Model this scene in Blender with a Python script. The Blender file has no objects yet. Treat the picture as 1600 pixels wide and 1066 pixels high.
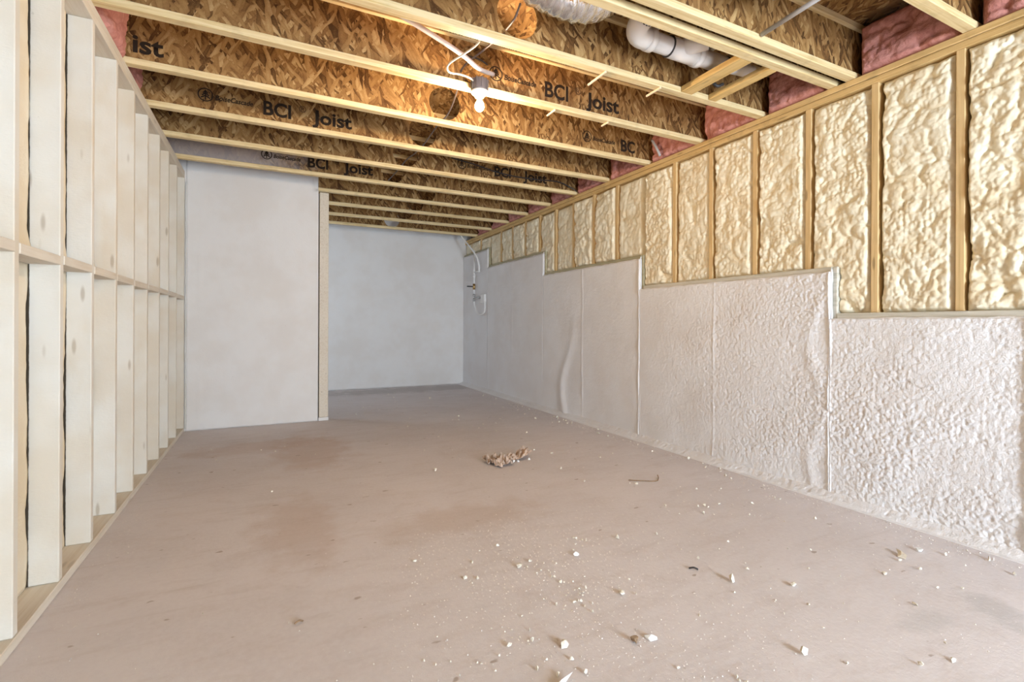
import bpy, bmesh, math, random
import numpy as np
from mathutils import Matrix, Vector

SC = bpy.context.scene
COL = SC.collection
R = math.radians

# ------------------------------------------------------------------ camera, sky, exposure
CAM_H = 1.098
cam = bpy.data.cameras.new('camera')
cam.sensor_width = 36.0
cam.lens = 764.65 / 1600 * 36.0
cam.shift_y = -25.76 / 1600
cam.clip_start = 0.05
camo = bpy.data.objects.new('camera', cam)
COL.objects.link(camo)
camo.matrix_world = (Matrix.Translation((0, 0, CAM_H)) @ Matrix.Rotation(-0.4626, 4, 'Z')
                     @ Matrix.Rotation(R(90), 4, 'X') @ Matrix.Rotation(0.0041, 4, 'Z'))
SC.camera = camo

world = bpy.data.worlds.new('overcast_sky')
SC.world = world
world.use_nodes = True
wbg = world.node_tree.nodes['Background']
wbg.inputs['Color'].default_value = (0.72, 0.86, 1.0, 1)
wbg.inputs['Strength'].default_value = 45.0

# daylight enters through the patio door behind the camera: a portal guides the sky sampling
DOOR = (1.3, 2.6, 0.02, 2.10)          # x0, x1, z0, z1
YB = -3.0                              # rear wall
ADDED_OPENING = (7.00, 7.42, 1.55, 1.90)          # unseen opening added in the left wall to brighten the far alcove: y0, y1, z0, z1
def portal(name, w, h, loc, rot):
    pl = bpy.data.lights.new(name, 'AREA')
    pl.shape = 'RECTANGLE'; pl.size = w; pl.size_y = h
    pl.cycles.is_portal = True
    plo = bpy.data.objects.new(name, pl)
    COL.objects.link(plo)
    plo.location = loc; plo.rotation_euler = rot
portal('door_portal', DOOR[1] - DOOR[0], DOOR[3] - DOOR[2], ((DOOR[0] + DOOR[1]) / 2, YB - 0.06, (DOOR[2] + DOOR[3]) / 2), (R(90), 0, 0))
portal('added_opening_portal', ADDED_OPENING[1] - ADDED_OPENING[0], ADDED_OPENING[3] - ADDED_OPENING[2], (-0.93, (ADDED_OPENING[0] + ADDED_OPENING[1]) / 2, (ADDED_OPENING[2] + ADDED_OPENING[3]) / 2), (R(90), 0, R(-90)))

BULB_STRENGTH = 1350.0
BULB_COLOR = (1.0, 0.75, 0.48)

vs = SC.view_settings
vs.view_transform = 'Standard'
vs.look = 'None'
vs.gamma = 1.0
vs.use_curve_mapping = False
vs.exposure = 0.13
SC.cycles.max_bounces = 6
SC.cycles.diffuse_bounces = 4
SC.cycles.use_adaptive_sampling = True
SC.cycles.adaptive_threshold = 0.04
SC.cycles.sample_clamp_indirect = 6.0

rng = np.random.default_rng(7)
random.seed(7)

# ------------------------------------------------------------------ numpy noise
def _hash(ix, iy, seed):
    h = (ix.astype(np.int64) * 374761393 + iy.astype(np.int64) * 668265263 + seed * 974634541) & 0x7fffffff
    h = ((h ^ (h >> 13)) * 1274126177) & 0x7fffffff
    h = ((h ^ (h >> 15)) * 2246822519) & 0x7fffffff
    return (h & 0xffff) / 65535.0

def vnoise(x, y, seed=0):
    ix = np.floor(x); iy = np.floor(y)
    fx = x - ix; fy = y - iy
    fx = fx * fx * (3 - 2 * fx); fy = fy * fy * (3 - 2 * fy)
    a = _hash(ix, iy, seed); b = _hash(ix + 1, iy, seed)
    c = _hash(ix, iy + 1, seed); d = _hash(ix + 1, iy + 1, seed)
    return (a * (1 - fx) + b * fx) * (1 - fy) + (c * (1 - fx) + d * fx) * fy

def fbm(x, y, seed=0, octv=4):
    s = 0; a = 0.5; t = 0
    for o in range(octv):
        s = s + a * vnoise(x, y, seed + o * 17); t += a
        x = x * 2.03 + 3.1; y = y * 2.03 + 1.7; a *= 0.5
    return s / t

def domes(x, y, seed=0):
    """packed round bubbles: 1 at a bubble's middle, falling to 0 at its rim"""
    ix = np.floor(x); iy = np.floor(y)
    best = np.zeros_like(x)
    for dx in (-1, 0, 1):
        for dy in (-1, 0, 1):
            cx = ix + dx; cy = iy + dy
            px = cx + 0.15 + 0.7 * _hash(cx, cy, seed)
            py = cy + 0.15 + 0.7 * _hash(cx, cy, seed + 5)
            r = 0.55 + 0.45 * _hash(cx, cy, seed + 9)
            d2 = ((x - px) ** 2 + (y - py) ** 2) / (r * r)
            best = np.maximum(best, np.sqrt(np.clip(1 - d2, 0, 1)) * (0.55 + 0.45 * r))
    return best

# ------------------------------------------------------------------ mesh helpers
def link(name, me, mat=None, parent=None):
    o = bpy.data.objects.new(name, me)
    COL.objects.link(o)
    if mat is not None:
        me.materials.append(mat)
    if parent is not None:
        o.parent = parent
        o.matrix_parent_inverse = Matrix.Translation(-Vector(root_loc(parent)))
    return o

def root_loc(p):
    """world position of a parent's origin: parts are built in world coordinates, so only roots are off the origin"""
    return p.location if p.parent is None else Vector((0, 0, 0))

def from_data(name, verts, faces, mat, parent=None, smooth=False):
    me = bpy.data.meshes.new(name)
    me.from_pydata([tuple(map(float, v)) for v in verts], [], faces)
    me.update()
    if smooth:
        me.polygons.foreach_set('use_smooth', [True] * len(me.polygons))
    return link(name, me, mat, parent)

def box(name, x0, x1, y0, y1, z0, z1, mat, parent=None, bev=0.002):
    bm = bmesh.new()
    bmesh.ops.create_cube(bm, size=1.0)
    bmesh.ops.scale(bm, vec=(x1 - x0, y1 - y0, z1 - z0), verts=bm.verts)
    bmesh.ops.translate(bm, vec=((x0 + x1) / 2, (y0 + y1) / 2, (z0 + z1) / 2), verts=bm.verts)
    if bev:
        bmesh.ops.bevel(bm, geom=bm.edges[:], offset=bev, segments=1, affect='EDGES')
    me = bpy.data.meshes.new(name)
    bm.to_mesh(me); bm.free()
    return link(name, me, mat, parent)

def catmull(pts, n=8):
    P = [Vector(p) for p in pts]
    P = [P[0] * 2 - P[1]] + P + [P[-1] * 2 - P[-2]]
    out = []
    for i in range(1, len(P) - 2):
        for k in range(n):
            t = k / n
            a, b, c, d = P[i - 1], P[i], P[i + 1], P[i + 2]
            out.append(0.5 * ((2 * b) + (c - a) * t + (2 * a - 5 * b + 4 * c - d) * t * t + (3 * b - a - 3 * c + d) * t ** 3))
    out.append(P[-2])
    return out

def tube_data(path, rad, seg=12, cap=True, rfun=None):
    path = [Vector(p) for p in path]
    V, F = [], []
    up = None
    for i, p in enumerate(path):
        t = (path[min(i + 1, len(path) - 1)] - path[max(i - 1, 0)]).normalized()
        if up is None:
            up = Vector((0, 0, 1)) if abs(t.z) < 0.9 else Vector((1, 0, 0))
        u = (up - t * up.dot(t)).normalized(); w = t.cross(u); up = u
        for k in range(seg):
            a = 2 * math.pi * k / seg
            r = rad if not callable(rad) else rad(i / (len(path) - 1))
            if rfun: r *= rfun(i, k)
            V.append(p + (u * math.cos(a) + w * math.sin(a)) * r)
    for i in range(len(path) - 1):
        for k in range(seg):
            k2 = (k + 1) % seg
            F.append((i * seg + k, i * seg + k2, (i + 1) * seg + k2, (i + 1) * seg + k))
    if cap:
        F.append(tuple(range(seg))[::-1])
        b = (len(path) - 1) * seg
        F.append(tuple(range(b, b + seg)))
    return V, F

def tube(name, path, rad, mat, parent=None, seg=12, curve=True, n=8, rfun=None, cap=True):
    if curve and len(path) > 2:
        path = catmull(path, n)
    V, F = tube_data(path, rad, seg, cap, rfun)
    return from_data(name, V, F, mat, parent, smooth=True)

def lathe(name, prof, centre, mat, parent=None, seg=24):
    """profile of (radius, z) turned about the vertical through centre"""
    V, F = [], []
    for r, z in prof:
        for k in range(seg):
            a = 2 * math.pi * k / seg
            V.append((centre[0] + r * math.cos(a), centre[1] + r * math.sin(a), centre[2] + z))
    for i in range(len(prof) - 1):
        for k in range(seg):
            k2 = (k + 1) % seg
            F.append((i * seg + k, i * seg + k2, (i + 1) * seg + k2, (i + 1) * seg + k))
    F.append(tuple(range(seg))[::-1])
    b = (len(prof) - 1) * seg
    F.append(tuple(range(b, b + seg)))
    return from_data(name, V, F, mat, parent, smooth=True)

def relief(name, axis, back, u0, u1, v0, v1, step, hfun, mat, parent=None, mask=None, vstep=None, jag=None):
    """a slab whose front is a height field over (u, v), closed by a skirt to the plane `back`.
    axis 'x': u = Y, v = Z, hfun gives X;  axis 'y': u = X, v = Z, hfun gives Y;  axis 'z': u = X, v = Y, hfun gives Z"""
    nu = max(2, int(round((u1 - u0) / step)) + 1)
    nv = max(2, int(round((v1 - v0) / (vstep or step))) + 1)
    U, Vv = np.meshgrid(np.linspace(u0, u1, nu), np.linspace(v0, v1, nv), indexing='ij')
    Hh = hfun(U, Vv)
    if jag is not None:
        U, Vv = jag(U, Vv)
    def pack(U, Vv, Hh):
        if axis == 'x': return np.stack([Hh, U, Vv], -1)
        if axis == 'y': return np.stack([U, Hh, Vv], -1)
        return np.stack([U, Vv, Hh], -1)
    front = pack(U, Vv, Hh).reshape(-1, 3)
    backp = pack(U, Vv, np.full_like(U, back)).reshape(-1, 3)
    keep = np.ones((nu - 1, nv - 1), bool) if mask is None else mask((U[:-1, :-1] + U[1:, 1:]) / 2, (Vv[:-1, :-1] + Vv[1:, 1:]) / 2)
    idx = np.arange(nu * nv).reshape(nu, nv)
    I, J = np.nonzero(keep)
    q = np.stack([idx[I, J], idx[I + 1, J], idx[I + 1, J + 1], idx[I, J + 1]], -1)
    # boundary edges
    e = np.concatenate([q[:, [0, 1]], q[:, [1, 2]], q[:, [2, 3]], q[:, [3, 0]]])
    es = set(map(tuple, e.tolist()))
    bd = [(a, b) for a, b in es if (b, a) not in es]
    n0 = len(front)
    used = sorted({i for ab in bd for i in ab})
    m = {i: n0 + k for k, i in enumerate(used)}
    verts = np.concatenate([front, backp[used]]) if used else front
    faces = q.tolist() + [(b, a, m[a], m[b]) for a, b in bd]
    flip = axis != 'y'
    sgn = 1.0 if back > float(np.mean(Hh)) else -1.0   # front faces away from back
    if (axis == 'x' and sgn > 0) or (axis == 'y' and sgn < 0) or (axis == 'z' and sgn > 0):
        faces = [tuple(reversed(f)) for f in faces]
    me = bpy.data.meshes.new(name)
    me.from_pydata(verts.tolist(), [], faces)
    me.update()
    sm = [True] * len(q) + [False] * (len(faces) - len(q))
    me.polygons.foreach_set('use_smooth', sm)
    # drop loose vertices of masked areas
    if mask is not None:
        bm = bmesh.new(); bm.from_mesh(me)
        bmesh.ops.delete(bm, geom=[v for v in bm.verts if not v.link_faces], context='VERTS')
        bm.to_mesh(me); bm.free()
    return link(name, me, mat, parent)

def empty(name, loc):
    o = bpy.data.objects.new(name, None)
    o.empty_display_size = 0.05
    o.location = loc
    COL.objects.link(o)
    return o

def tag(o, label=None, cat=None, group=None, kind=None):
    if label: o['label'] = label
    if cat: o['category'] = cat
    if group: o['group'] = group
    if kind: o['kind'] = kind
    return o

def text_mesh(name, body, x, y, z, size, mat, parent, offset=0.0, shear=0.0, sx=1.0):
    """flat stencilled print lying just in front of a face that looks towards -Y"""
    cu = bpy.data.curves.new('print', 'FONT')
    cu.body = body; cu.size = size; cu.offset = offset; cu.shear = shear; cu.resolution_u = 3
    t = bpy.data.objects.new('print', cu)
    COL.objects.link(t)
    dg = bpy.context.evaluated_depsgraph_get()
    me = bpy.data.meshes.new_from_object(t.evaluated_get(dg))
    bpy.data.objects.remove(t); bpy.data.curves.remove(cu)
    for v in me.vertices:
        v.co = (x + v.co.x * sx, y, z + v.co.y)
    me.name = name
    me.materials.clear()
    return link(name, me, mat, parent)

# ------------------------------------------------------------------ materials
def new_mat(name, rough=0.7, spec=0.3, metallic=0.0):
    m = bpy.data.materials.new(name)
    m.use_nodes = True
    nt = m.node_tree
    b = nt.nodes['Principled BSDF']
    b.inputs['Roughness'].default_value = rough
    b.inputs['Specular IOR Level'].default_value = spec
    b.inputs['Metallic'].default_value = metallic
    return m, nt, b

def N(nt, t, **kw):
    n = nt.nodes.new(t)
    for k, v in kw.items():
        setattr(n, k, v)
    return n

def pos(nt, scale=(1, 1, 1), rot=(0, 0, 0)):
    g = N(nt, 'ShaderNodeNewGeometry')
    mp = N(nt, 'ShaderNodeMapping')
    mp.inputs['Scale'].default_value = scale
    mp.inputs['Rotation'].default_value = rot
    nt.links.new(g.outputs['Position'], mp.inputs['Vector'])
    return mp.outputs['Vector']

def noise(nt, vec, scale, detail=4, rough=0.55, dist=0.0):
    n = N(nt, 'ShaderNodeTexNoise')
    n.inputs['Scale'].default_value = scale
    n.inputs['Detail'].default_value = detail
    n.inputs['Roughness'].default_value = rough
    n.inputs['Distortion'].default_value = dist
    nt.links.new(vec, n.inputs['Vector'])
    return n.outputs['Fac']

def ramp(nt, fac, stops):
    r = N(nt, 'ShaderNodeValToRGB')
    el = r.color_ramp.elements
    while len(el) < len(stops):
        el.new(0.5)
    for e, (p, c) in zip(el, stops):
        e.position = p
        e.color = (*c, 1)
    nt.links.new(fac, r.inputs['Fac'])
    return r.outputs['Color']

def mix(nt, fac, a, b, mode='MIX'):
    m = N(nt, 'ShaderNodeMix', data_type='RGBA', blend_type=mode)
    for inp, v in ((m.inputs[0], fac), (m.inputs[6], a), (m.inputs[7], b)):
        if hasattr(v, 'is_linked') or hasattr(v, 'links'):
            nt.links.new(v, inp)
        elif isinstance(v, (int, float)):
            inp.default_value = v
        else:
            inp.default_value = (*v, 1)
    return m.outputs[2]

def math_n(nt, op, a, b=None, c=None, clamp=False):
    m = N(nt, 'ShaderNodeMath', operation=op, use_clamp=clamp)
    for i, v in enumerate((a, b, c)):
        if v is None: continue
        if hasattr(v, 'links'):
            nt.links.new(v, m.inputs[i])
        else:
            m.inputs[i].default_value = v
    return m.outputs[0]

def bump(nt, b, height, dist=0.002, strength=0.6):
    n = N(nt, 'ShaderNodeBump')
    n.inputs['Distance'].default_value = dist
    n.inputs['Strength'].default_value = strength
    nt.links.new(height, n.inputs['Height'])
    nt.links.new(n.outputs['Normal'], b.inputs['Normal'])

def sep(nt):
    g = N(nt, 'ShaderNodeNewGeometry')
    s = N(nt, 'ShaderNodeSeparateXYZ')
    nt.links.new(g.outputs['Position'], s.inputs[0])
    return s.outputs

def mapr(nt, v, a, b, c=0.0, d=1.0):
    m = N(nt, 'ShaderNodeMapRange')
    m.interpolation_type = 'SMOOTHSTEP'
    nt.links.new(v, m.inputs['Value'])
    for k, x in zip(('From Min', 'From Max', 'To Min', 'To Max'), (a, b, c, d)):
        m.inputs[k].default_value = x
    return m.outputs['Result']

def mat_osb(name, axis='y', overspray=False, dark=1.0):
    """oriented strand board: overlapping long flakes in three directions"""
    m, nt, b = new_mat(name, 0.75, 0.2)
    vals = []
    g = N(nt, 'ShaderNodeNewGeometry')
    wn = N(nt, 'ShaderNodeTexNoise'); wn.inputs['Scale'].default_value = 7.0; wn.inputs['Detail'].default_value = 1
    nt.links.new(g.outputs['Position'], wn.inputs['Vector'])
    va = N(nt, 'ShaderNodeVectorMath', operation='MULTIPLY_ADD')
    nt.links.new(wn.outputs['Color'], va.inputs[0]); va.inputs[1].default_value = (0.05, 0.05, 0.05)
    nt.links.new(g.outputs['Position'], va.inputs[2])
    for k, (ang, sx, sz) in enumerate(((62, 10, 46), (-48, 11, 54), (102, 8.5, 40))):
        rot = (R(90), 0, R(ang)) if axis == 'y' else (0, 0, R(ang))
        mr = N(nt, 'ShaderNodeVectorRotate', rotation_type='EULER_XYZ'); mr.inputs['Rotation'].default_value = rot
        nt.links.new(va.outputs[0], mr.inputs['Vector'])
        ms = N(nt, 'ShaderNodeVectorMath', operation='MULTIPLY')
        ms.inputs[1].default_value = (sx, sz, 3.0)
        nt.links.new(mr.outputs[0], ms.inputs[0])
        vo = N(nt, 'ShaderNodeTexVoronoi', voronoi_dimensions='2D'); vo.inputs['Scale'].default_value = 1.0
        nt.links.new(ms.outputs[0], vo.inputs['Vector'])
        sp = N(nt, 'ShaderNodeSeparateColor'); nt.links.new(vo.outputs['Color'], sp.inputs[0])
        vals.append((sp.outputs[0], sp.outputs[1], vo.outputs['Distance']))
    p, t, d = vals[0]
    for p2, t2, d2 in vals[1:]:
        win = math_n(nt, 'GREATER_THAN', p2, p)
        def pick(a_, b_):
            mm = N(nt, 'ShaderNodeMix', data_type='FLOAT')
            nt.links.new(win, mm.inputs[0]); nt.links.new(a_, mm.inputs[2]); nt.links.new(b_, mm.inputs[3])
            return mm.outputs[0]
        t, d = pick(t, t2), pick(d, d2)
        p = math_n(nt, 'MAXIMUM', p, p2)
    grain = noise(nt, pos(nt, (40, 40, 40)), 6, 3)
    patch = noise(nt, pos(nt), 3.0, 2)
    v = math_n(nt, 'SUBTRACT', t, math_n(nt, 'MULTIPLY', d, 0.35))
    fac = math_n(nt, 'ADD', math_n(nt, 'MULTIPLY', v, 0.62), math_n(nt, 'ADD', math_n(nt, 'MULTIPLY', grain, 0.34), math_n(nt, 'MULTIPLY', patch, 0.30)))
    col = ramp(nt, fac, [(0.20, (0.075 * dark, 0.032 * dark, 0.009 * dark)), (0.42, (0.22 * dark, 0.108 * dark, 0.034 * dark)),
                         (0.70, (0.36 * dark, 0.20 * dark, 0.072 * dark)), (0.98, (0.56 * dark, 0.375 * dark, 0.17 * dark))])
    if overspray:
        xyz = sep(nt)
        f = math_n(nt, 'ADD', mapr(nt, xyz[0], 0.75, -0.3), math_n(nt, 'MULTIPLY', noise(nt, pos(nt), 9, 5), 1.2))
        f = mapr(nt, f, 0.75, 1.5, 0.0, 0.72)
        col = mix(nt, f, col, (0.50, 0.44, 0.42))
    nt.links.new(col, b.inputs['Base Color'])
    bump(nt, b, v, 0.003, 0.7)
    return m

def mat_lumber(name, base, dark, along='z', rough=0.6, knots=0.5, grain=1.0, dirt=0.0):
    m, nt, b = new_mat(name, rough, 0.3)
    sc = {'x': (1.2, 30, 30), 'y': (30, 1.2, 30), 'z': (30, 30, 1.2)}[along]
    g = noise(nt, pos(nt, sc), 2.0, 4, 0.6, 0.4)
    col = mix(nt, mapr(nt, g, 0.40, 0.72), base, dark)
    patch = noise(nt, pos(nt), 2.3, 3)
    col = mix(nt, mapr(nt, patch, 0.35, 0.7, 0, 0.35), col, tuple(c * 1.12 for c in base))
    if knots:
        sck = {'x': (3.0, 14, 14), 'y': (14, 3.0, 14), 'z': (14, 14, 3.0)}[along]
        vo = N(nt, 'ShaderNodeTexVoronoi'); vo.inputs['Scale'].default_value = 1.0
        nt.links.new(pos(nt, sck), vo.inputs['Vector'])
        col = mix(nt, mapr(nt, vo.outputs['Distance'], 0.16, 0.07, 0, knots), col, tuple(c * 0.28 for c in dark))
    if dirt:
        col = mix(nt, mapr(nt, noise(nt, pos(nt, (7, 7, 7)), 1.3, 5), 0.5, 0.8, 0, dirt), col, (0.16, 0.10, 0.05))
    nt.links.new(col, b.inputs['Base Color'])
    bump(nt, b, g, 0.0012, 0.4)
    return m

def mat_plain(name, col, rough=0.5, spec=0.4, metallic=0.0, var=0.0, scale=20):
    m, nt, b = new_mat(name, rough, spec, metallic)
    if var:
        f = noise(nt, pos(nt), scale, 4)
        c = mix(nt, mapr(nt, f, 0.35, 0.7), col, tuple(x * (1 - var) for x in col))
        nt.links.new(c, b.inputs['Base Color'])
    else:
        b.inputs['Base Color'].default_value = (*col, 1)
    return m

def mat_foam_yellow():
    m, nt, b = new_mat('spray_foam_yellow', 0.65, 0.2)
    f = noise(nt, pos(nt), 9, 5, 0.6)
    col = mix(nt, mapr(nt, f, 0.35, 0.7), (0.82, 0.75, 0.58), (0.75, 0.63, 0.43))
    f2 = noise(nt, pos(nt), 3, 3)
    col = mix(nt, mapr(nt, f2, 0.52, 0.75, 0, 0.6), col, (0.82, 0.77, 0.63))
    nt.links.new(col, b.inputs['Base Color'])
    bump(nt, b, noise(nt, pos(nt), 70, 4), 0.004, 0.5)
    b.inputs['Subsurface Weight'].default_value = 0.0
    return m

def mat_foam_white(name, c1, c2, bscale=80, bd=0.003, bs=0.6, yellow=0.0, ribs=False, crack_x=None):
    m, nt, b = new_mat(name, 0.8, 0.12)
    f = noise(nt, pos(nt), 2.2, 3, 0.6)
    col = mix(nt, mapr(nt, f, 0.35, 0.68), c1, c2)
    if yellow:
        f2 = noise(nt, pos(nt, (1, 1, 0.35)), 5, 4)
        col = mix(nt, mapr(nt, f2, 0.50, 0.74, 0, yellow), col, (0.56, 0.43, 0.27))
    spk = noise(nt, pos(nt), 55, 2)
    col = mix(nt, mapr(nt, spk, 0.76, 0.84, 0, 0.45), col, (0.30, 0.24, 0.17))
    if crack_x is not None:
        vk = N(nt, 'ShaderNodeTexVoronoi'); vk.inputs['Scale'].default_value = 1.0
        nt.links.new(pos(nt, (11, 6, 2.6)), vk.inputs['Vector'])
        col = mix(nt, mapr(nt, vk.outputs['Distance'], 0.13, 0.05, 0, 0.55), col, (0.30, 0.22, 0.14))
    if crack_x is not None:      # bare wood past the overspray, the dark of the crack put into its colour
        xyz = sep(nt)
        col = mix(nt, mapr(nt, math_n(nt, 'ADD', xyz[0], math_n(nt, 'MULTIPLY', noise(nt, pos(nt), 30, 3), 0.004)), crack_x + 0.002, crack_x - 0.001), col, (0.06, 0.045, 0.03))
    nt.links.new(col, b.inputs['Base Color'])
    h = noise(nt, pos(nt), bscale, 3)
    if ribs:
        h = math_n(nt, 'ADD', h, math_n(nt, 'MULTIPLY', noise(nt, pos(nt, (1, 1, 9)), 40, 2), 0.8))
    bump(nt, b, h, bd, bs)
    return m

def mat_concrete():
    m, nt, b = new_mat('concrete_floor', 0.62, 0.35)
    big = noise(nt, pos(nt), 0.9, 3, 0.6)
    mid = noise(nt, pos(nt, (1, 2.2, 1), (0, 0, 0.5)), 3.5, 4, 0.65, 0.6)
    fine = noise(nt, pos(nt), 45, 3)
    col = mix(nt, mapr(nt, big, 0.35, 0.65), (0.66, 0.605, 0.605), (0.60, 0.545, 0.54))
    col = mix(nt, mapr(nt, mid, 0.45, 0.75, 0, 0.55), col, (0.55, 0.475, 0.45))
    col = mix(nt, mapr(nt, fine, 0.3, 0.7, 0, 0.22), col, (0.74, 0.70, 0.69))
    # rusty brown damp marks with soft irregular edges, grey scuffs, and a wide darker band before the far wall
    xyz = sep(nt)
    wob = noise(nt, pos(nt), 6, 5)
    def blot(cx, cy, r, sx=1.0, sy=1.0):
        dx = math_n(nt, 'MULTIPLY', math_n(nt, 'SUBTRACT', xyz[0], cx), 1 / (r * sx))
        dy = math_n(nt, 'MULTIPLY', math_n(nt, 'SUBTRACT', xyz[1], cy), 1 / (r * sy))
        d = math_n(nt, 'SQRT', math_n(nt, 'ADD', math_n(nt, 'MULTIPLY', dx, dx), math_n(nt, 'MULTIPLY', dy, dy)))
        return math_n(nt, 'ADD', d, math_n(nt, 'MULTIPLY', math_n(nt, 'SUBTRACT', wob, 0.5), 1.6))
    for cx, cy, r, sx, sy, c, k in ((0.35, 4.6, 0.55, 0.7, 1.5, (0.44, 0.27, 0.16), 0.34), (-0.1, 4.9, 0.5, 1.5, 0.6, (0.44, 0.27, 0.17), 0.28),
                                    (0.15, 2.9, 0.5, 0.5, 1.3, (0.42, 0.27, 0.17), 0.30), (1.0, 2.6, 0.5, 1.2, 0.5, (0.42, 0.29, 0.19), 0.30),
                                    
                                    (2.55, 0.86, 0.10, 1.0, 1.4, (0.36, 0.34, 0.33), 0.4), (2.22, 0.95, 0.12, 1.3, 0.6, (0.42, 0.40, 0.39), 0.35),
                                    (1.22, 0.93, 0.10, 1.2, 1.0, (0.30, 0.19, 0.09), 0.75), 
                                    (2.2, 8.1, 0.9, 2.4, 0.5, (0.30, 0.27, 0.25), 0.5), (2.45, 0.72, 0.09, 1.0, 2.6, (0.40, 0.38, 0.37), 0.35)):
        col = mix(nt, mapr(nt, blot(cx, cy, r, sx, sy), 1.05, 0.35, 0, k), col, c)
    spots = noise(nt, pos(nt, (1, 1.6, 1), (0, 0, 0.3)), 13, 2, 0.4)
    col = mix(nt, mapr(nt, spots, 0.715, 0.77, 0, 0.6), col, (0.24, 0.16, 0.10))
    streak = noise(nt, pos(nt, (1.0, 7.0, 1), (0, 0, 0.18)), 2.5, 4, 0.6, 0.8)
    col = mix(nt, mapr(nt, streak, 0.54, 0.74, 0, 0.20), col, (0.44, 0.36, 0.32))
    nt.links.new(col, b.inputs['Base Color'])
    h = math_n(nt, 'ADD', fine, math_n(nt, 'MULTIPLY', noise(nt, pos(nt), 160, 2), 0.6))
    bump(nt, b, h, 0.0025, 0.45)
    return m

M = {}
M['osb'] = mat_osb('osb_web')
M['osb_spray'] = mat_osb('osb_web_oversprayed', overspray=True)
M['osb_deck'] = mat_osb('osb_deck', axis='z')
M['flange'] = mat_lumber('flange_lumber', (0.76, 0.60, 0.34), (0.58, 0.40, 0.17), 'x', knots=0.25, dirt=0.25)
M['plate_y'] = mat_lumber('plate_lumber', (0.66, 0.46, 0.21), (0.47, 0.29, 0.10), 'y', knots=0.5, dirt=0.35)
M['stud_z'] = mat_lumber('stud_lumber', (0.68, 0.48, 0.24), (0.52, 0.34, 0.14), 'z', knots=0.6)
M['block_y'] = mat_lumber('block_lumber', (0.70, 0.48, 0.20), (0.52, 0.32, 0.10), 'y', knots=0.4, dirt=0.3)
M['treated'] = mat_lumber('treated_lumber', (0.44, 0.40, 0.27), (0.33, 0.31, 0.19), 'y', knots=0.3, dirt=0.2)
M['treated_spray'] = mat_lumber('treated_lumber_oversprayed', (0.62, 0.58, 0.50), (0.46, 0.43, 0.34), 'y', knots=0.1)
M['whitewash'] = mat_foam_white('oversprayed_stud', c1=(0.68, 0.645, 0.58), c2=(0.63, 0.56, 0.46), bscale=50, bd=0.002, bs=0.5, yellow=0.34, ribs=True, crack_x=-0.853)
M['whiteplate'] = mat_lumber('oversprayed_plate', (0.66, 0.595, 0.50), (0.58, 0.49, 0.38), 'y', knots=0.25)
M['foam_left'] = mat_foam_white('spray_foam_cut', (0.72, 0.64, 0.51), (0.65, 0.54, 0.38), 90, 0.004, 0.6, yellow=0.25)
M['foam_wall'] = mat_foam_white('spray_foam_white', (0.80, 0.785, 0.79), (0.76, 0.73, 0.72), 110, 0.004, 0.7)
M['foam_flat'] = mat_foam_white('spray_foam_flat', (0.75, 0.73, 0.715), (0.71, 0.675, 0.645), 60, 0.002, 0.4)
M['foam_cove'] = mat_foam_white('spray_foam_cove', (0.70, 0.69, 0.67), (0.64, 0.62, 0.56), 120, 0.006, 0.8)
M['foam_yellow'] = mat_foam_yellow()
M['concrete'] = mat_concrete()
M['ink'] = mat_plain('stencil_ink', (0.030, 0.020, 0.014), 0.8, 0.1)
M['ink_pale'] = mat_plain('stencil_ink_thin', (0.085, 0.05, 0.028), 0.8, 0.1)
M['white_plastic'] = mat_plain('white_plastic', (0.82, 0.80, 0.78), 0.35, 0.5)
M['pvc'] = mat_plain('pvc', (0.80, 0.76, 0.73), 0.32, 0.5)
M['pvc_grey'] = mat_plain('grey_pipe', (0.42, 0.40, 0.40), 0.4, 0.5)
M['tube'] = mat_plain('pale_tube', (0.66, 0.58, 0.56), 0.4, 0.5, var=0.2, scale=8)
M['black'] = mat_plain('black_sheath', (0.035, 0.03, 0.03), 0.45, 0.4)
M['wire_grey'] = mat_plain('grey_sheath', (0.16, 0.13, 0.13), 0.45, 0.4)
M['cable'] = mat_plain('white_cable', (0.80, 0.74, 0.64), 0.4, 0.4)
M['box_grey'] = mat_plain('junction_box', (0.17, 0.15, 0.15), 0.5, 0.4)
M['porcelain'] = mat_plain('porcelain', (0.88, 0.86, 0.82), 0.25, 0.5)
M['brass'] = mat_plain('brass', (0.45, 0.30, 0.13), 0.35, 0.5, 0.9)
M['steel'] = mat_plain('steel', (0.5, 0.5, 0.5), 0.35, 0.5, 0.9)
M['sheath'] = mat_plain('sheathing', (0.35, 0.28, 0.20), 0.8, 0.2, var=0.2)
M['crumb'] = mat_plain('foam_crumb', (0.74, 0.68, 0.57), 0.6, 0.3, var=0.15, scale=60)
M['dust'] = mat_plain('foam_dust', (0.68, 0.62, 0.56), 0.7, 0.2)
M['crumb_white'] = mat_plain('foam_chip_white', (0.78, 0.77, 0.75), 0.6, 0.3)
M['crumb_brown'] = mat_plain('brown_chip', (0.30, 0.19, 0.11), 0.8, 0.2, var=0.4, scale=60)
M['paper'] = mat_plain('crumpled_paper', (0.56, 0.42, 0.33), 0.8, 0.2, var=0.3, scale=30)
M['peg'] = mat_plain('pale_stick', (0.80, 0.66, 0.48), 0.6, 0.3)
M['rubber'] = mat_plain('dark_coupling', (0.05, 0.045, 0.045), 0.5, 0.4)

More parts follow.
